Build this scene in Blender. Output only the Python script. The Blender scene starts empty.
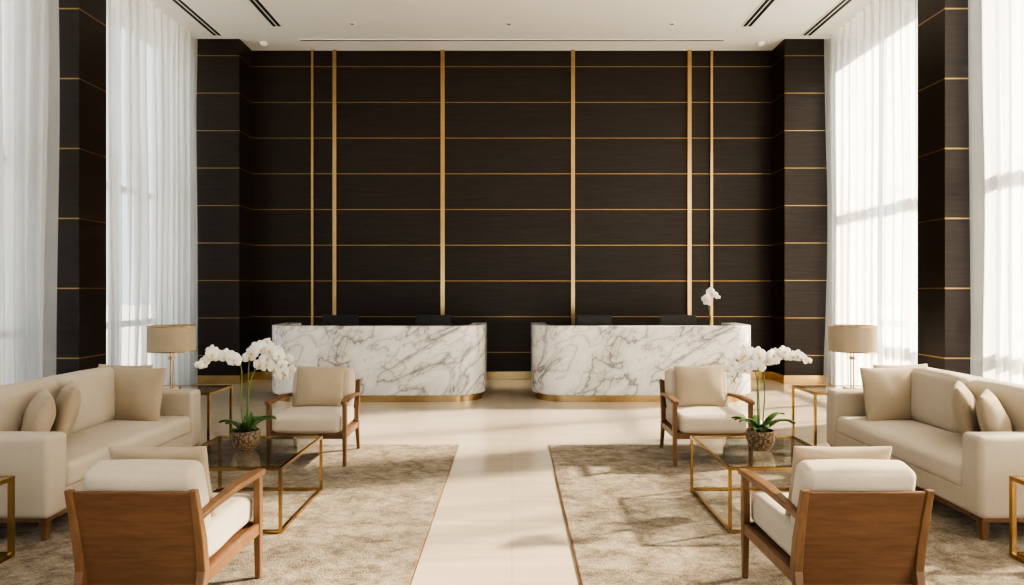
import bpy, bmesh, math, random
from mathutils import Vector, Matrix, noise
random.seed(7)
scene = bpy.context.scene
C = bpy.context

# ------------------------------------------------------------------ materials
def new_mat(name):
    m = bpy.data.materials.new(name); m.use_nodes = True
    nt = m.node_tree; nt.nodes.clear()
    out = nt.nodes.new('ShaderNodeOutputMaterial')
    return m, nt, out
def N(nt, t, **kw):
    n = nt.nodes.new(t)
    for k, v in kw.items(): setattr(n, k, v)
    return n
def L(nt, a, b): nt.links.new(a, b)
def ramp(nt, fac, stops):
    r = N(nt, 'ShaderNodeValToRGB')
    els = r.color_ramp.elements
    while len(els) < len(stops): els.new(0.5)
    for e, (p, c) in zip(els, stops):
        e.position = p; e.color = (*c, 1) if len(c) == 3 else c
    if fac is not None: L(nt, fac, r.inputs[0])
    return r
def coords(nt, scale=(1,1,1), rot=(0,0,0), src='Object'):
    tc = N(nt, 'ShaderNodeTexCoord'); mp = N(nt, 'ShaderNodeMapping')
    mp.inputs['Scale'].default_value = scale; mp.inputs['Rotation'].default_value = rot
    L(nt, tc.outputs[src], mp.inputs[0]); return mp.outputs[0]
def noise_n(nt, vec, scale, detail=4, rough=.5, dist=0):
    n = N(nt, 'ShaderNodeTexNoise')
    n.inputs['Scale'].default_value = scale; n.inputs['Detail'].default_value = detail
    n.inputs['Roughness'].default_value = rough; n.inputs['Distortion'].default_value = dist
    L(nt, vec, n.inputs['Vector']); return n
def principled(nt, out, color=None, rough=.5, metal=0, spec=.5, sheen=0):
    b = N(nt, 'ShaderNodeBsdfPrincipled')
    if color is not None:
        if isinstance(color, tuple): b.inputs['Base Color'].default_value = (*color, 1)
        else: L(nt, color, b.inputs['Base Color'])
    b.inputs['Roughness'].default_value = rough; b.inputs['Metallic'].default_value = metal
    b.inputs['Specular IOR Level'].default_value = spec
    b.inputs['Sheen Weight'].default_value = sheen
    L(nt, b.outputs[0], out.inputs[0]); return b
def bump(nt, b, h, strength, dist=.01):
    bp = N(nt, 'ShaderNodeBump'); bp.inputs['Strength'].default_value = strength
    bp.inputs['Distance'].default_value = dist
    L(nt, h, bp.inputs['Height']); L(nt, bp.outputs[0], b.inputs['Normal'])
def simple(name, color, rough=.5, metal=0, spec=.5, var=.08, nscale=6, bmp=0):
    m, nt, out = new_mat(name)
    v = coords(nt); n = noise_n(nt, v, nscale)
    r = ramp(nt, n.outputs[0], [(.3, tuple(c*(1-var) for c in color)), (.7, tuple(min(1, c*(1+var)) for c in color))])
    b = principled(nt, out, r.outputs[0], rough, metal, spec)
    if bmp: bump(nt, b, n.outputs[0], bmp)
    return m
def wood(name, dark, light, scale, rough, spec=.5, gs=3):
    m, nt, out = new_mat(name)
    v = coords(nt, scale); n = noise_n(nt, v, gs, 8, .65, .6)
    r = ramp(nt, n.outputs[0], [(.28, dark), (.72, light)])
    b = principled(nt, out, r.outputs[0], rough, 0, spec)
    bump(nt, b, n.outputs[0], .12, .002); return m
M = {}
M['espresso'] = wood('espresso_wood', (.0125,.0085,.0068), (.030,.0205,.0165), (.6,.6,9), .40, .35)
M['walnut'] = wood('walnut_wood', (.10,.048,.024), (.18,.092,.047), (1.2,9,9), .36)
M['oak'] = wood('warm_wood', (.13,.068,.034), (.225,.122,.062), (9,9,1.2), .36)
M['brass'] = simple('brushed_brass', (.50,.35,.18), .22, 1, var=.06)
M['brass_line'] = simple('brass_inlay', (.36,.24,.11), .35, 1, var=.1)
M['ceil'] = simple('ceiling_paint', (.82,.80,.765), .9, var=.01)
M['black'] = simple('black_slot', (.02,.02,.02), .6)
M['frame'] = simple('window_frame_metal', (.30,.29,.28), .5, .2)
M['plastic'] = simple('dark_plastic', (.012,.012,.014), .4)
M['leaf'] = simple('orchid_leaf', (.055,.12,.03), .35, var=.3, nscale=8)
M['stem'] = simple('orchid_stem', (.10,.15,.04), .5, var=.2)
M['yellow'] = simple('orchid_lip', (.75,.50,.18), .6, var=.2)
M['plaza'] = simple('plaza_stone', (.50,.50,.49), .8, var=.05)
M['white'] = simple('white_plastic', (.8,.79,.77), .4, var=.01)

def fabric(name, c, s=220):
    m, nt, out = new_mat(name)
    v = coords(nt); n = noise_n(nt, v, s, 3, .6); n2 = noise_n(nt, v, 5, 3)
    r = ramp(nt, n2.outputs[0], [(.3, tuple(x*.94 for x in c)), (.7, c)])
    r1 = ramp(nt, n.outputs[0], [(.3, (.80,.80,.80)), (.7, (1,1,1))])
    mx = N(nt, 'ShaderNodeMixRGB', blend_type='MULTIPLY'); mx.inputs[0].default_value = 1
    L(nt, r.outputs[0], mx.inputs[1]); L(nt, r1.outputs[0], mx.inputs[2])
    b = principled(nt, out, mx.outputs[0], .92, 0, .2, .12)
    bump(nt, b, n.outputs[0], .4, .004); return m
M['cream'] = fabric('cream_fabric', (.53,.465,.38))
M['ivory'] = fabric('ivory_fabric', (.60,.53,.44))
M['beige'] = fabric('beige_fabric', (.455,.375,.28))
M['shade'] = fabric('lampshade_linen', (.43,.355,.26))

# petals
m, nt, out = new_mat('orchid_petal')
d = N(nt,'ShaderNodeBsdfDiffuse'); d.inputs[0].default_value=(.88,.87,.85,1)
t = N(nt,'ShaderNodeBsdfTranslucent'); t.inputs[0].default_value=(.9,.88,.85,1)
mx = N(nt,'ShaderNodeMixShader'); mx.inputs[0].default_value=.3
L(nt,d.outputs[0],mx.inputs[1]); L(nt,t.outputs[0],mx.inputs[2]); L(nt,mx.outputs[0],out.inputs[0]); M['petal']=m

# moss pot
m, nt, out = new_mat('moss_pot')
v = coords(nt); vo = N(nt,'ShaderNodeTexVoronoi'); vo.inputs['Scale'].default_value=55; L(nt,v,vo.inputs['Vector'])
r = ramp(nt, vo.outputs['Distance'], [(.1,(.30,.20,.12)),(.6,(.06,.04,.025))])
b = principled(nt,out,r.outputs[0],.35); bump(nt,b,vo.outputs['Distance'],-.6,.01); M['pot']=m

# marble
m, nt, out = new_mat('calacatta_marble')
v = coords(nt, (1.0,1.0,1.0), (0, math.radians(38), 0))
mp2 = N(nt,'ShaderNodeMapping'); mp2.inputs['Scale'].default_value=(.62,1,1.2); L(nt,v,mp2.inputs[0])
def vein(scale, w, dist, off):
    mp = N(nt,'ShaderNodeMapping'); mp.inputs['Location'].default_value=off; L(nt,mp2.outputs[0],mp.inputs[0])
    n = noise_n(nt, mp.outputs[0], scale, 5, .5, dist)
    s = N(nt,'ShaderNodeMath',operation='SUBTRACT'); s.inputs[1].default_value=.5; L(nt,n.outputs[0],s.inputs[0])
    a = N(nt,'ShaderNodeMath',operation='ABSOLUTE'); L(nt,s.outputs[0],a.inputs[0])
    rr = ramp(nt,a.outputs[0],[(0,(1,1,1)),(w*.4,(.5,.5,.5)),(w,(0,0,0))]); return rr.outputs[0]
v1 = vein(1.25,.018,1.4,(3,1,2)); v2 = vein(2.6,.016,1.0,(9,4,1)); v3 = vein(1.25,.11,1.4,(3,1,2)); v4=vein(1.7,.014,1.3,(6,8,3)); v5=vein(1.7,.07,1.3,(6,8,3))
msk = noise_n(nt, v, 1.1, 2); mr = ramp(nt,msk.outputs[0],[(.38,(0,0,0)),(.56,(1,1,1))])
mul = N(nt,'ShaderNodeMath',operation='MULTIPLY'); L(nt,v2,mul.inputs[0]); L(nt,mr.outputs[0],mul.inputs[1])
def over(base, fac, k, col):
    c = N(nt,'ShaderNodeMixRGB'); c.inputs[2].default_value=(*col,1)
    if isinstance(base,tuple): c.inputs[1].default_value=(*base,1)
    else: L(nt,base,c.inputs[1])
    f=N(nt,'ShaderNodeMath',operation='MULTIPLY'); f.inputs[1].default_value=k; L(nt,fac,f.inputs[0]); L(nt,f.outputs[0],c.inputs[0]); return c.outputs[0]
cc = over((.80,.785,.76), v3, .48, (.40,.39,.39)); cc = over(cc, v5, .32, (.43,.42,.41))
cc = over(cc, v1, .75, (.14,.135,.14)); cc = over(cc, mul.outputs[0], .55, (.25,.24,.24)); cc = over(cc, v4, .6, (.22,.21,.21))
principled(nt,out,cc,.14); M['marble']=m

# floor
m, nt, out = new_mat('polished_limestone')
v = coords(nt); br = N(nt,'ShaderNodeTexBrick'); L(nt,v,br.inputs['Vector'])
br.offset=0; br.inputs['Scale'].default_value=1; br.inputs['Brick Width'].default_value=1.2; br.inputs['Row Height'].default_value=1.2
br.inputs['Mortar Size'].default_value=.002; br.inputs['Mortar Smooth'].default_value=0; br.inputs['Bias'].default_value=0
br.inputs['Color1'].default_value=(.59,.52,.43,1); br.inputs['Color2'].default_value=(.56,.49,.40,1); br.inputs['Mortar'].default_value=(.43,.37,.30,1)
vs = coords(nt,(.6,7,1)); n = noise_n(nt,vs,1.5,6,.6,.3)
r = ramp(nt,n.outputs[0],[(.3,(.88,.86,.83)),(.7,(1,1,1))])
mx = N(nt,'ShaderNodeMixRGB',blend_type='MULTIPLY'); mx.inputs[0].default_value=1
L(nt,br.outputs[0],mx.inputs[1]); L(nt,r.outputs[0],mx.inputs[2])
principled(nt,out,mx.outputs[0],.12,0,.8); M['floor']=m

# rug
m, nt, out = new_mat('mottled_rug')
v = coords(nt,(1,1.3,1)); n = noise_n(nt,v,5.5,12,.88,.3); n2 = noise_n(nt,coords(nt),80,3,.7)
r = ramp(nt,n.outputs[0],[(.40,(.175,.135,.098)),(.50,(.38,.315,.24)),(.60,(.56,.485,.39))])
r2 = ramp(nt,n2.outputs[0],[(.3,(.50,.50,.50)),(.7,(1,1,1))])
mx = N(nt,'ShaderNodeMixRGB',blend_type='MULTIPLY'); mx.inputs[0].default_value=1
L(nt,r.outputs[0],mx.inputs[1]); L(nt,r2.outputs[0],mx.inputs[2])
b=principled(nt,out,mx.outputs[0],.95,0,.1,.1); bump(nt,b,n2.outputs[0],.9,.018); M['rug']=m

# sheer
m, nt, out = new_mat('sheer_voile')
v = coords(nt,(30,30,.6)); n = noise_n(nt,v,6,3)
tr = N(nt,'ShaderNodeBsdfTransparent'); tr.inputs[0].default_value=(.99,.985,.97,1)
tl = N(nt,'ShaderNodeBsdfTranslucent'); tl.inputs[0].default_value=(.84,.85,.85,1)
df = N(nt,'ShaderNodeBsdfDiffuse'); df.inputs[0].default_value=(.84,.84,.83,1)
m1 = N(nt,'ShaderNodeMixShader'); m1.inputs[0].default_value=.38; L(nt,tl.outputs[0],m1.inputs[1]); L(nt,df.outputs[0],m1.inputs[2])
mr = N(nt,'ShaderNodeMapRange'); mr.inputs[3].default_value=.50; mr.inputs[4].default_value=.68; L(nt,n.outputs[0],mr.inputs[0])
m2 = N(nt,'ShaderNodeMixShader'); L(nt,mr.outputs[0],m2.inputs[0]); L(nt,tr.outputs[0],m2.inputs[1]); L(nt,m1.outputs[0],m2.inputs[2])
L(nt,m2.outputs[0],out.inputs[0]); M['sheer']=m

def glass(name, tint, lo, hi, pw):
    m, nt, out = new_mat(name)
    tr = N(nt,'ShaderNodeBsdfTransparent'); tr.inputs[0].default_value=(*tint,1)
    gl = N(nt,'ShaderNodeBsdfGlossy'); gl.inputs[0].default_value=(1,1,1,1); gl.inputs['Roughness'].default_value=.02
    lw = N(nt,'ShaderNodeLayerWeight'); lw.inputs[0].default_value=.5
    p = N(nt,'ShaderNodeMath',operation='POWER'); p.inputs[1].default_value=pw; L(nt,lw.outputs['Facing'],p.inputs[0])
    mr = N(nt,'ShaderNodeMapRange'); mr.inputs[3].default_value=lo; mr.inputs[4].default_value=hi; L(nt,p.outputs[0],mr.inputs[0])
    mx = N(nt,'ShaderNodeMixShader'); L(nt,mr.outputs[0],mx.inputs[0]); L(nt,tr.outputs[0],mx.inputs[1]); L(nt,gl.outputs[0],mx.inputs[2])
    L(nt,mx.outputs[0],out.inputs[0]); return m
M['pane'] = glass('window_glass',(.98,.99,.99),.02,.6,5)
M['tglass'] = glass('table_glass',(.92,.94,.93),.05,.65,3)

# ------------------------------------------------------------------ geometry helpers
def link(ob, parent=None):
    scene.collection.objects.link(ob)
    if parent: ob.parent = parent
    return ob
def empty(name, loc=(0,0,0), rz=0):
    e = bpy.data.objects.new(name, None); e.empty_display_size=.1
    e.location = loc; e.rotation_euler=(0,0,rz); return link(e)
def mesh_ob(name, verts, faces, mat, parent=None, smooth=False):
    me = bpy.data.meshes.new(name); me.from_pydata([tuple(v) for v in verts], [], faces); me.update()
    bm = bmesh.new(); bm.from_mesh(me); bmesh.ops.recalc_face_normals(bm, faces=bm.faces); bm.to_mesh(me); bm.free()
    me.materials.append(M[mat] if isinstance(mat,str) else mat)
    if smooth:
        for p in me.polygons: p.use_smooth=True
    return link(bpy.data.objects.new(name, me), parent)
def boxvf(x0,x1,y0,y1,z0,z1,off=0):
    v=[(x0,y0,z0),(x1,y0,z0),(x1,y1,z0),(x0,y1,z0),(x0,y0,z1),(x1,y0,z1),(x1,y1,z1),(x0,y1,z1)]
    f=[(0,3,2,1),(4,5,6,7),(0,1,5,4),(1,2,6,5),(2,3,7,6),(3,0,4,7)]
    return v,[tuple(i+off for i in q) for q in f]
def boxes(name, lst, mat, parent=None, bevel=0):
    V=[];F=[]
    for b in lst:
        v,f=boxvf(*b,off=len(V)); V+=v;F+=f
    o=mesh_ob(name,V,F,mat,parent)
    if bevel:
        md=o.modifiers.new('bevel','BEVEL'); md.width=bevel; md.segments=3; md.limit_method='ANGLE'
    return o
def box(name,x0,x1,y0,y1,z0,z1,mat,parent=None,bevel=0): return boxes(name,[(x0,x1,y0,y1,z0,z1)],mat,parent,bevel)
def loft(name, rings, mat, parent=None, bevel=0, smooth=False):
    n=len(rings[0]); V=[p for r in rings for p in r]; F=[]
    for i in range(len(rings)-1):
        for j in range(n):
            k=(j+1)%n; F.append((i*n+j,i*n+k,(i+1)*n+k,(i+1)*n+j))
    F.append(tuple(range(n))); F.append(tuple((len(rings)-1)*n+j for j in range(n)))
    o=mesh_ob(name,V,F,mat,parent,smooth)
    if bevel:
        md=o.modifiers.new('bevel','BEVEL'); md.width=bevel; md.segments=2; md.limit_method='ANGLE'
    return o
def post(name, pts, mat, parent, bevel=.006):
    rings=[[(x-a/2,y-b/2,z),(x+a/2,y-b/2,z),(x+a/2,y+b/2,z),(x-a/2,y+b/2,z)] for x,y,z,a,b in pts]
    return loft(name,rings,mat,parent,bevel)
def softbox(name,w,d,h,r,bulge,mat,parent=None,loc=(0,0,0),rot=(0,0,0),taper=0,piping=False):
    H=(w/2,d/2,h/2)
    def axis(hh):
        a=[-hh+r*k/4 for k in range(4)]; n=12
        a+=[-(hh-r)+2*(hh-r)*k/n for k in range(n+1)]
        a+=[hh-r*k/4 for k in range(3,-1,-1)]; return a
    A=[axis(x) for x in H]
    bm=bmesh.new()
    for ax in range(3):
        u,v=[i for i in range(3) if i!=ax]
        for s in (-1,1):
            g=[]
            for cu in A[u]:
                row=[]
                for cv in A[v]:
                    p=[0,0,0]; p[ax]=s*H[ax]; p[u]=cu; p[v]=cv
                    row.append(bm.verts.new(p))
                g.append(row)
            for i in range(len(g)-1):
                for j in range(len(g[0])-1):
                    bm.faces.new((g[i][j],g[i+1][j],g[i+1][j+1],g[i][j+1]))
    bmesh.ops.remove_doubles(bm,verts=bm.verts,dist=1e-5)
    for vt in bm.verts:
        p=vt.co.copy(); nrm=[p[i]/H[i] for i in range(3)]
        inner=Vector([max(-(H[i]-r),min(H[i]-r,p[i])) for i in range(3)])
        dd=p-inner
        if dd.length>1e-9: p=inner+dd.normalized()*r
        q=p.copy()
        for i in range(3):
            o=[k for k in range(3) if k!=i]
            q[i]+=bulge[i]*nrm[i]*(1-nrm[o[0]]**2)*(1-nrm[o[1]]**2)
        nz=noise.noise(Vector(q)*4+Vector(loc)*3)*.006
        q+=Vector((nz,nz,nz))
        if taper: q.x*=1-taper*(q.y/H[1])
        vt.co=q
    bmesh.ops.recalc_face_normals(bm,faces=bm.faces)
    me=bpy.data.meshes.new(name); bm.to_mesh(me); bm.free()
    for p in me.polygons: p.use_smooth=True
    me.materials.append(M[mat]); o=bpy.data.objects.new(name,me); o.location=loc; o.rotation_euler=rot
    return link(o,parent)
def pillow(name,w,h,t,mat,parent,loc,rot):
    n=22; V=[];F=[]; sd=random.random()*50
    for s in (1,-1):
        for i in range(n+1):
            for j in range(n+1):
                u=math.sin((-1+2*i/n)*math.pi/2); v=math.sin((-1+2*j/n)*math.pi/2)
                x=w/2*u*(1-.05*(1-v*v)); z=h/2*v*(1-.05*(1-u*u))
                e=max(0,(1-u*u)*(1-v*v)); y=s*t/2*e**.42
                y+=noise.noise(Vector((x*6+sd,z*6,s)))*.018*e**.3
                z-=.02*(1-u*u)*(1-abs(v)) 
                V.append((x,y,z))
    m=(n+1)**2
    for s in (0,1):
        for i in range(n):
            for j in range(n):
                a=s*m+i*(n+1)+j; F.append((a,a+1,a+n+2,a+n+1))
    me=bpy.data.meshes.new(name); me.from_pydata(V,[],F)
    bm=bmesh.new(); bm.from_mesh(me); bmesh.ops.remove_doubles(bm,verts=bm.verts,dist=1e-4)
    bmesh.ops.recalc_face_normals(bm,faces=bm.faces); bm.to_mesh(me); bm.free()
    for p in me.polygons: p.use_smooth=True
    me.materials.append(M[mat]); o=bpy.data.objects.new(name,me); o.location=loc; o.rotation_euler=rot
    return link(o,parent)
def lathe(name,prof,mat,parent,loc=(0,0,0),n=40,close=False):
    V=[];F=[]
    for r,z in prof:
        for k in range(n):
            a=2*math.pi*k/n; V.append((loc[0]+r*math.cos(a),loc[1]+r*math.sin(a),loc[2]+z))
    for i in range(len(prof)-1):
        for k in range(n):
            q=(k+1)%n; F.append((i*n+k,i*n+q,(i+1)*n+q,(i+1)*n+k))
    o=mesh_ob(name,V,F,mat,parent,True)
    md=o.modifiers.new('es','EDGE_SPLIT'); md.split_angle=math.radians(40); return o
def tube(name,paths,rad,mat,parent):
    cu=bpy.data.curves.new(name,'CURVE'); cu.dimensions='3D'; cu.bevel_depth=rad; cu.bevel_resolution=3; cu.use_fill_caps=True
    for pts in paths:
        sp=cu.splines.new('POLY'); sp.points.add(len(pts)-1)
        for p,q in zip(sp.points,pts): p.co=(*q,1)
    cu.materials.append(M[mat]); return link(bpy.data.objects.new(name,cu),parent)

# ------------------------------------------------------------------ room
CH=5.95; YB=12.35; YP=11.77; XI=4.70; XC=5.5; YF=-4.0; XW=5.85
box('floor',-6.1,6.1,YF-.1,YB+.2,-.15,0,'floor')
box('ceiling',-6.1,6.1,YF-.1,YB+.2,CH,CH+.2,'ceil')
box('ground',-60,60,-60,80,-.4,-.16,'plaza')
box('wall_back',-6.1,6.1,YB,YB+.2,0,CH,'espresso')
lines=[5.66-.646*k for k in range(9)]
vx=[-3.6,-3.2,-1.25,1.1,3.2,3.6]
boxes('trim_1',[(-XI,XI,YB-.004,YB+.02,z-.0065,z+.0065) for z in lines],'brass_line')
boxes('trim_2',[(x-w/2,x+w/2,YB-.05,YB+.02,.17,CH) for x,w in zip(vx,(.045,.07,.075,.07,.07,.045))],'brass')
box('baseboard_back',-XI,XI,YB-.03,YB+.02,0,.15,'brass',None,.004)
for s,nm in ((-1,'left'),(1,'right')):
    def bx(x0,x1,*a): return (min(s*x0,s*x1),max(s*x0,s*x1),*a)
    p=empty('wall_pilaster_'+nm)
    boxes('panel',[bx(XI,6.1,YP,YB+.01,0,CH)],'espresso',p)
    boxes('inlay',[bx(XI-.003,XC,YP-.003,YB-.01,z-.0065,z+.0065) for z in [lines[0]-.646*k for k in range(9)]],'brass_line',p)
    boxes('base',[bx(XI-.02,XC-.05,YP-.025,YB-.03,0,.15)],'brass',p)
    p=empty('column_'+nm)
    boxes('panel',[bx(5.2,XW+.05,8.2,8.75,0,CH)],'espresso',p)
    boxes('inlay',[bx(5.197,XW,8.197,8.753,z-.008,z+.008) for z in [.80+.84*k for k in range(7)]],'brass_line',p)
    boxes('base',[bx(5.18,XW,8.18,8.77,0,.14)],'brass',p)
    p=empty('wall_'+nm)
    sol=[bx(XW,6.1,YF,YB,0,.12),bx(XW,6.1,YF,YB,5.75,CH),bx(XW,6.1,11.7,YB,0,CH),bx(XW,6.1,8.2,8.75,0,CH),
         bx(XW,6.1,2.3,2.8,0,CH),bx(XW,6.1,YF,YF+.3,0,CH)]
    boxes('piers',sol,'ceil',p)
    k=1
    for a,b in ((8.75,11.7),(2.8,8.2),(YF+.3,2.3)):
        w=empty('window_%d'%(k+(0 if s<0 else 3))); k+=1
        nn=max(2,round((b-a)/1.35)); st=(b-a)/nn
        fr=[bx(XW+.05,XW+.17,a+i*st-.04,a+i*st+.04,.12,5.75) for i in range(nn+1)]
        fr+=[bx(XW+.05,XW+.17,a,b,z-.045,z+.045) for z in (.16,1.1,3.15,5.71)]
        boxes('frame',fr,'frame',w)
        boxes('glass',[bx(XW+.098,XW+.1,a,b,.12,5.75)],'pane',w)
p=empty('wall_front_fill_opening')  # unseen wall behind camera; its glazed opening is added to admit fill light
FT=3.2
boxes('piers',[(-6.1,-4.4,YF-.1,YF+.1,0,CH),(4.4,6.1,YF-.1,YF+.1,0,CH),(-4.4,4.4,YF-.1,YF+.1,FT,CH)],'ceil',p)
boxes('fill_opening_mullions',[(x-.04,x+.04,YF-.05,YF+.05,0,FT) for x in (-4.36,-2.9,-1.45,0,1.45,2.9,4.36)]+[(-4.4,4.4,YF-.05,YF+.05,z-.04,z+.04) for z in (.04,2.4,FT-.04)],'frame',p)
boxes('glass',[(-4.4,4.4,YF-.002,YF,0,FT)],'pane',p)

def curtain(s,y0,y1,seed,xc):
    n=int((y1-y0)/.014); rows=10; V=[];F=[]
    for r in range(rows+1):
        z=.02+(CH-.04)*r/rows
        for i in range(n+1):
            y=y0+(y1-y0)*i/n
            ph=y*2*math.pi/.21+4.5*noise.noise(Vector((y*1.1,seed,0)))+.5*noise.noise(Vector((y*1.5,seed,z*.5)))
            a=.062*(1+.9*noise.noise(Vector((y*1.6,seed+5,z*.2))))
            x=xc+a*(math.sin(ph)+.25*math.sin(2.3*ph+seed))+.05*noise.noise(Vector((y*1.4,z*.25,seed)))
            V.append((s*x,y+.03*math.sin(ph*2),z))
    for r in range(rows):
        for i in range(n):
            a=r*(n+1)+i; F.append((a,a+1,a+n+2,a+n+1))
    mesh_ob('sheer_curtain',V,F,'sheer',None,True)
for s in (-1,1):
    curtain(s,8.8,11.72,3+s,5.43); curtain(s,YF+.4,8.12,20+s,5.5)

def slot(x0,x1,y0,y1):
    e=empty('ceiling_air_slot'); boxes('void',[(x0,x1,y0,y1,CH-.006,CH+.01)],'black',e)
    f=.02
    boxes('rim',[(x0-f,x0,y0-f,y1+f,CH-.012,CH+.01),(x1,x1+f,y0-f,y1+f,CH-.012,CH+.01),(x0,x1,y0-f,y0,CH-.012,CH+.01),(x0,x1,y1,y1+f,CH-.012,CH+.01)],'white',e)
    if x1-x0<1: boxes('blade',[((x0+x1)/2-.01,(x0+x1)/2+.01,y0,y1,CH-.01,CH+.005)],'white',e)
for s in (-1,1):
    for xc,ye in ((5.0,11.6),(3.85,11.2)):
        slot(s*xc-.07,s*xc+.07,ye-3.5,ye)
slot(-3.67,3.67,11.8,11.86)
for x,y in ((-.05,11.1),(-2.6,11.1),(2.6,11.1),(-4.5,9.6),(4.5,9.6),(0,8),(-2.6,8),(2.6,8)):
    e=empty('recessed_downlight')
    lathe('ring',[(.035,CH),(.035,CH-.012),(.065,CH-.01),(.065,CH)],'white',e,(x,y,0))
    lathe('lens',[(.0,CH-.004),(.036,CH-.004)],'black',e,(x,y,0))
for x in (-4.35,4.35):
    e=empty('dome_camera',(x,11.95,CH-.001)); lathe('dome',[(0,0),(.075,0),(.075,-.02),(.055,-.05),(.03,-.068),(0,-.07)],'white',e)

# ------------------------------------------------------------------ rugs
for x0,x1 in ((-5.0,-.56),(.385,5.0)):
    e=empty('area_rug',((x0+x1)/2,4.35,0)); h=(x1-x0)/2
    box('pile',-h,h,-2.75,2.75,.001,.014,'rug',e,.004)
    boxes('binding',[(-h-.006,-h,-2.756,2.756,.001,.012),(h,h+.006,-2.756,2.756,.001,.012),(-h,h,2.75,2.756,.001,.012),(-h,h,-2.756,-2.75,.001,.012)],'walnut',e)

# ------------------------------------------------------------------ reception desks
def desk(x0,x1,y0,y1):
    xc=(x0+x1)/2; e=empty('reception_desk',(xc,y0,0)); hw=(x1-x0)/2; D=y1-y0
    def upath(off,r):
        P=[(-hw+off,D)]; rr=max(.05,r-off)
        for k in range(19):
            a=math.pi+math.pi/2*k/18; P.append((-hw+off+rr+rr*math.cos(a),off+rr+rr*math.sin(a)))
        for k in range(19):
            a=1.5*math.pi+math.pi/2*k/18; P.append((hw-off-rr+rr*math.cos(a),off+rr+rr*math.sin(a)))
        P.append((hw-off,D)); return P
    def ushape(name,o1,o2,z0,z1,mat,bev=0):
        a=upath(o1,.50); b=upath(o2,.50); n=len(a)
        V=[(*p,z0) for p in a]+[(*p,z0) for p in b]+[(*p,z1) for p in a]+[(*p,z1) for p in b]
        F=[]
        for i in range(n-1):
            F+=[(i,i+1,2*n+i+1,2*n+i),(n+i,n+i+1,3*n+i+1,3*n+i),(i,i+1,n+i+1,n+i),(2*n+i,2*n+i+1,3*n+i+1,3*n+i)]
        F+=[(0,n,3*n,2*n),(n-1,2*n-1,4*n-1,3*n-1)]
        o=mesh_ob(name,V,F,mat,e,False)
        if bev:
            md=o.modifiers.new('b','BEVEL'); md.width=bev; md.segments=2; md.limit_method='ANGLE'; md.angle_limit=math.radians(50)
        for p in o.data.polygons: p.use_smooth = abs(p.normal.z)<.5
        o.data.set_sharp_from_angle(angle=math.radians(35))
    ushape('plinth',.05,.30,0,.105,'brass')
    ushape('marble_front',0,.24,.10,1.10,'marble',.012)
    box('worktop',-hw+.23,hw-.23,.23,D,.70,.74,'espresso',e)
    return e
def monitor(x,y,z):
    e=empty('desktop_monitor',(x,y,z+.002))
    box('screen',-.27,.27,-.015,.02,.15,.495,'plastic',e,.008)
    box('neck',-.03,.03,-.03,-.015,.01,.25,'plastic',e); box('foot',-.12,.12,-.1,.08,0,.012,'plastic',e,.004)
desk(-3.60,-.40,9.82,10.9); desk(.30,3.58,9.82,10.9)
for x in (-2.62,-1.2,1.25,2.54): monitor(x,10.42,.74)

# ------------------------------------------------------------------ sofas
def sofa(x,y,rz):
    e=empty('sofa',(x,y,0.0145),rz); Lh=1.07
    for lx in (.07,.86):
        for ly in (-Lh+.08,Lh-.08):
            post('leg',[(lx,ly,0,.035,.035),(lx,ly,.13,.06,.06)],'oak',e)
    box('wood_plinth',.03,.90,-Lh+.03,Lh-.03,.125,.17,'oak',e,.006)
    softbox('base',.90,2*Lh-.02,.15,.02,(0,0,0),'cream',e,(.46,0,.235))
    softbox('seat_cushion',.74,2*Lh-.40,.17,.045,(.012,.005,.02),'ivory',e,(.37,0,.375))
    for sy,nm in ((-1,'near'),(1,'far')):
        softbox('arm_'+nm,.95,.20,.52,.035,(.006,.004,.006),'cream',e,(.475,sy*(Lh-.10),.415))
    softbox('back',.20,2*Lh-.02,.72,.05,(.01,.0,.0),'cream',e,(.85,0,.53))
    for sy in (-1,1):
        softbox('back_cushion',.20,Lh-.215,.47,.07,(.03,.01,.015),'cream',e,(.665,sy*(Lh-.2)/2,.67),(0,math.radians(9),0))
    return e
sr=sofa(2.96,5.38,0); sl=sofa(-2.93,5.38,math.pi)
def spillow(par,x,y,z,w,rz,tilt,mat):
    pillow('scatter_pillow',w,w*.88,.17,mat,par,(x,y,z),(tilt,0,rz))
R=math.radians
spillow(sr,.40,.66,.68,.56,R(10),R(-12),'beige')
spillow(sr,.56,.77,.70,.54,R(8),R(-8),'beige')
spillow(sr,.46,-.24,.68,.50,R(56),R(-14),'beige')
spillow(sr,.42,-.60,.67,.50,R(52),R(-16),'beige')
spillow(sl,.40,-.64,.68,.56,R(180-10),R(-12),'beige')
spillow(sl,.56,-.75,.70,.54,R(180-8),R(-8),'beige')
spillow(sl,.46,.20,.68,.50,R(180-56),R(-14),'beige')
spillow(sl,.42,.56,.67,.50,R(180-52),R(-16),'beige')

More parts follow.
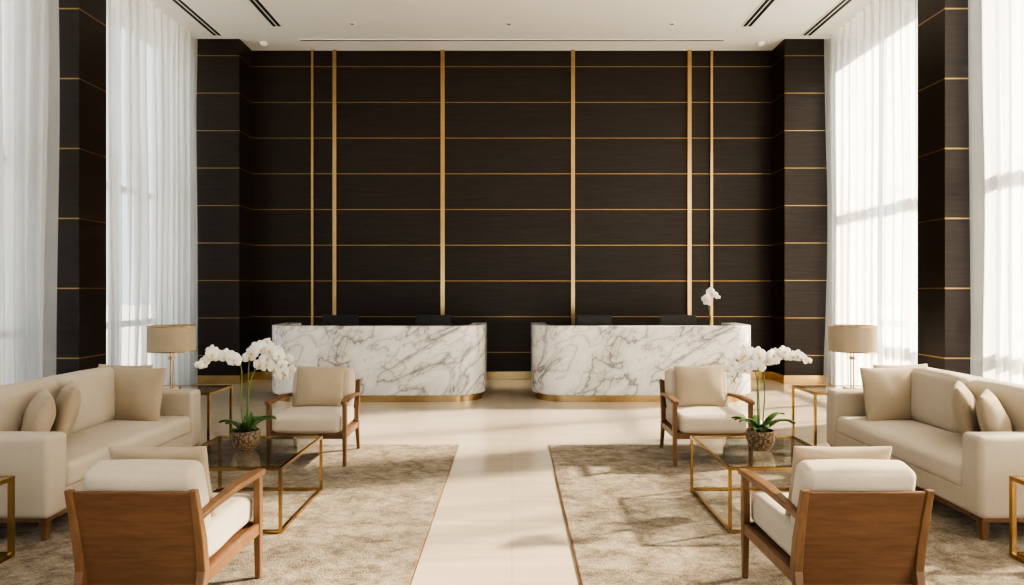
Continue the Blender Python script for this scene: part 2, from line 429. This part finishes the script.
# ------------------------------------------------------------------ armchairs (local front = -Y)
def armchair(x,y,rz,wf=.345,wb=.315,bh=0):
    e=empty('armchair',(x,y,.0145),rz)
    for s in (-1,1):
        post('front_leg',[(s*wf,-.33,0,.03,.034),(s*wf,-.325,.35,.04,.05),(s*wf,-.325,.565,.036,.05)],'oak',e)
        post('rear_leg',[(s*wb,.37,0,.03,.034),(s*wb,.29,.30,.042,.055),(s*wb,.315,.45,.042,.05),(s*wb,.385,.70,.034,.034)],'oak',e)
        rings=[]
        for t,z,w in ((0,.566,.045),(.12,.573,.07),(.5,.575,.06),(.85,.555,.045),(1,.54,.035)):
            yy=-.385+t*(.345+.385); xx=s*(wf+(wb-wf)*t)
            rings.append([(xx-w/2,yy,z),(xx+w/2,yy,z),(xx+w/2,yy,z+.032),(xx-w/2,yy,z+.032)])
        loft('armrest',rings,'oak',e,.008)
        rings=[]
        for t in (0,1):
            yy=-.33+t*.62; xx=s*(wf+(wb-wf)*t)
            rings.append([(xx-.014,yy,.25-.02*t),(xx+.014,yy,.25-.02*t),(xx+.014,yy,.31-.02*t),(xx-.014,yy,.31-.02*t)])
        loft('side_rail',rings,'oak',e,.004)
    box('front_rail',-wf,wf,-.345,-.317,.25,.31,'walnut',e,.004)
    def sl(z): return .285+(z-.30)*.24
    rings=[[(-wb,sl(z)-.012,z),(wb,sl(z)-.012,z),(wb,sl(z)+.012,z),(-wb,sl(z)+.012,z)] for z in (.22,.30,.5,.69)]
    loft('back_panel',rings,'walnut',e,.005)
    box('seat_deck',-wb,wb,-.32,.27,.275,.295,'walnut',e)
    softbox('seat_cushion',2*wb-.02,.62,.17,.045,(.006,.012,.02),'ivory',e,(0,-.06,.385))
    softbox('back_cushion',2*wb-.045,.15,.40-bh,.045,(.01,.02,.010),'ivory',e,(0,.245,.625-bh/2),(R(-13.5),0,0))
    pillow('scatter_pillow',.48,.41,.15,'beige',e,(.0,.10,.665-bh*.5),(R(-17),0,0))
    return e
armchair(-1.87,6.55,0); armchair(1.83,6.55,0)
armchair(-1.725,3.48,math.pi,.31,.282,.03); armchair(1.61,3.48,math.pi,.31,.282,.03)

# ------------------------------------------------------------------ tables
def frame_table(name,x0,x1,y0,y1,h,r=.012,low=True,z0=.0145):
    e=empty(name,((x0+x1)/2,(y0+y1)/2,z0)); a=(x1-x0)/2;b=(y1-y0)/2; h-=z0
    L_=[]
    for sx in (-1,1):
        for sy in (-1,1): L_.append((sx*(a-r)-r,sx*(a-r)+r,sy*(b-r)-r,sy*(b-r)+r,0,h))
    for zz in ([h-2*r] + ([.0] if low else [])):
        for sx in (-1,1): L_.append((sx*(a-r)-r,sx*(a-r)+r,-b+2*r,b-2*r,zz,zz+2*r))
        for sy in (-1,1): L_.append((-a+2*r,a-2*r,sy*(b-r)-r,sy*(b-r)+r,zz,zz+2*r))
    boxes('frame',L_,'brass',e)
    box('glass_top',-a+2*r,a-2*r,-b+2*r,b-2*r,h-.013,h-.003,'tglass',e)
    return e
frame_table('coffee_table',-2.35,-1.52,4.5,5.48,.45,.010)
frame_table('coffee_table',1.43,2.26,4.5,5.48,.45,.010)
for s in (-1,1):
    frame_table('side_table',min(s*2.97,s*3.72),max(s*2.97,s*3.72),6.70,7.25,.61,.011,False,.0145)
    frame_table('side_table',min(s*3.0,s*3.55),max(s*3.0,s*3.55),3.6,4.12,.50,.013,True)
    e=empty('table_lamp',(s*3.48,6.98,.61))
    lathe('base',[(0,0),(.09,0),(.09,.012),(.085,.018),(0,.018)],'brass',e)
    tube('stems',[[(-.014,0,.01),(-.014,0,.42)],[(.014,0,.01),(.014,0,.42)]],.007,'brass',e)
    lathe('collar',[(0,.30),(.03,.30),(.03,.33),(0,.33)],'brass',e)
    lathe('shade',[(.216,.385),(.225,.385),(.225,.645),(.216,.645),(.216,.385)],'shade',e,n=64)
    lathe('rim_low',[(.227,.382),(.228,.392),(.223,.392),(.223,.382),(.227,.382)],'brass',e,n=64)
    lathe('rim_top',[(.227,.638),(.228,.648),(.223,.648),(.223,.638),(.227,.638)],'brass',e,n=64)
    tube('spider',[[(-.22,0,.41),(.22,0,.41)],[(0,-.22,.41),(0,.22,.41)]],.003,'brass',e)
    lathe('bulb',[(0,.42),(.02,.43),(.035,.48),(.03,.51),(0,.53)],'white',e,n=20)

# ------------------------------------------------------------------ orchids
def orchid(x,y,z,stems,scale=1,seed=0,bl=1.0):
    rnd=random.Random(seed); e=empty('potted_orchid',(x,y,z)); e.scale=(scale,)*3
    lathe('pot',[(0,0),(.06,0),(.085,.03),(.10,.08),(.103,.12),(.098,.145),(.09,.145),(.09,.12),(0,.125)],'pot',e)
    V=[];F=[]
    for k in range(9):
        a=2*math.pi*k/9+rnd.uniform(-.3,.3); ln=rnd.uniform(.16,.27); el=rnd.uniform(.7,1.35)
        dx,dy=math.cos(a),math.sin(a); base=len(V); n=9
        for i in range(n+1):
            t=i/n; rr=.02+ln*t*math.cos(el*(1-.6*t)); zz=.12+ln*(math.sin(el)*t-.45*t*t*t)
            w=.03*math.sin(math.pi*min(1,.12+t*.88))**.7
            for q,dz in ((-1,.008),(0,-.004),(1,.008)):
                V.append((dx*rr-dy*w*q,dy*rr+dx*w*q,zz+dz))
        for i in range(n):
            for j in range(2):
                b=base+i*3+j; F.append((b,b+1,b+4,b+3))
    o=mesh_ob('leaves',V,F,'leaf',e,True); md=o.modifiers.new('s','SOLIDIFY'); md.thickness=.003
    paths=[]; PV=[];PF=[];LV=[];LF=[]
    for pts,nf,t0 in stems:
        P=[Vector(p) for p in pts]; P=[P[0]*2-P[1]]+P+[P[-1]*2-P[-2]]; path=[]
        for i in range(1,len(P)-2):
            for k in range(10):
                t=k/10; a,b,c,d=P[i-1],P[i],P[i+1],P[i+2]
                path.append(.5*((2*b)+(c-a)*t+(2*a-5*b+4*c-d)*t*t+(3*b-a-3*c+d)*t**3))
        path.append(P[-2]); paths.append([tuple(p) for p in path])
        for f in range(nf):
            t=t0+(1-t0)*f/(nf-1); idx=min(len(path)-1,int(t*(len(path)-1)))
            c=path[idx]+Vector((rnd.uniform(-.03,.03),rnd.uniform(-.05,.03),rnd.uniform(-.035,.02)))
            sz=.050*bl*(1-.35*max(0,(t-.75)/.25))*rnd.uniform(.9,1.1)
            nrm=Vector((rnd.uniform(-.55,.55),-1,rnd.uniform(-.4,.3))).normalized()
            up=Vector((rnd.uniform(-.25,.25),0,1)); rt=nrm.cross(up).normalized(); up=rt.cross(nrm).normalized()
            for pk,(ang,ln,wd) in enumerate(((90,1.0,.42),(210,1.0,.40),(330,1.0,.40),(8,1.08,.62),(172,1.08,.62))):
                a=math.radians(ang); dr=rt*math.cos(a)+up*math.sin(a); sd=nrm.cross(dr)
                b=len(PV); n=6
                for i in range(n+1):
                    tt=i/n; w=wd*sz*math.sin(math.pi*min(1,.08+.9*tt))**.6
                    for q in (-1,0,1):
                        PV.append(c+dr*ln*sz*tt+sd*w*q+nrm*((.12*sz*math.sin(math.pi*tt))-.28*sz*abs(q)*tt+ (.09*sz if pk>2 else 0)))
                for i in range(n):
                    for j in range(2):
                        v0=b+i*3+j; PF.append((v0,v0+1,v0+4,v0+3))
            b=len(LV); cc=c+nrm*.012-up*.008
            for i in range(5):
                th=math.pi*i/4
                for j in range(8):
                    ph=2*math.pi*j/8
                    LV.append(cc+(rt*math.sin(th)*math.cos(ph)+up*math.sin(th)*math.sin(ph)*1.2+nrm*math.cos(th))*.0095)
            for i in range(4):
                for j in range(8):
                    k=(j+1)%8; LF.append((b+i*8+j,b+i*8+k,b+(i+1)*8+k,b+(i+1)*8+j))
    tube('stems',paths,.0045,'stem',e)
    mesh_ob('blooms',PV,PF,'petal',e,True); mesh_ob('lips',LV,LF,'yellow',e,True)
    return e
S_L=[([(-.01,0,.1),(-.03,-.02,.35),(-.02,-.03,.60),(-.10,-.05,.70),(-.20,-.06,.71),(-.31,-.07,.64)],14,.48),
     ([(.01,0,.1),(.02,0,.4),(.03,0,.66),(.12,-.01,.76),(.24,-.02,.72),(.34,-.03,.60)],18,.44),
     ([(.0,.02,.1),(.0,.04,.4),(.05,.05,.58),(.13,.03,.66),(.22,.02,.63),(.29,0,.54)],12,.48)]
S_R=[([(-.01,0,.1),(-.03,-.02,.35),(-.03,-.03,.60),(-.08,-.05,.71),(-.16,-.06,.70),(-.24,-.07,.60)],14,.46),
     ([(.01,0,.1),(.03,0,.4),(.03,0,.62),(.10,-.01,.70),(.20,-.02,.72),(.32,-.03,.66)],17,.44),
     ([(.0,.02,.1),(.0,.04,.4),(-.02,.05,.56),(-.06,.03,.63),(-.13,.02,.60),(-.2,0,.50)],9,.55)]
orchid(-1.95,5.0,.451,S_L,1,1); orchid(1.82,5.0,.451,S_R,1,2)
orchid(3.02,10.33,.742,[([(0,0,.1),(-.03,0,.45),(-.03,0,.75),(.0,-.02,.84),(.05,-.02,.80)],9,.58),([(.01,0,.1),(.0,0,.4),(-.06,0,.66),(-.10,-.02,.78),(-.05,-.02,.72)],8,.6)],1.0,3,1.2)

# ------------------------------------------------------------------ light
w=bpy.data.worlds.new('world'); scene.world=w; w.use_nodes=True; nt=w.node_tree; nt.nodes.clear()
bg=nt.nodes.new('ShaderNodeBackground'); bg.inputs[0].default_value=(.82,.91,1,1); bg.inputs[1].default_value=2.0
o=nt.nodes.new('ShaderNodeOutputWorld'); nt.links.new(bg.outputs[0],o.inputs[0])
sun=bpy.data.lights.new('sun','SUN'); sun.energy=38; sun.angle=R(2.6); sun.color=(1,.84,.64)
so=link(bpy.data.objects.new('sun',sun)); so.location=(20,10,15)
el=R(33); dirn=Vector((-math.cos(el)*math.cos(R(20)),-math.cos(el)*math.sin(R(20)),-math.sin(el)))
so.rotation_euler=dirn.to_track_quat('-Z','Y').to_euler()

# ------------------------------------------------------------------ camera
cam=bpy.data.cameras.new('camera'); cam.lens=24; cam.sensor_width=36; cam.shift_y=-2.5/1024
co=link(bpy.data.objects.new('camera',cam)); co.location=(0,0,1.62); co.rotation_euler=(R(90),0,0)
scene.camera=co
scene.view_settings.view_transform='AgX'
scene.view_settings.look='AgX - High Contrast'
scene.view_settings.exposure=-.12
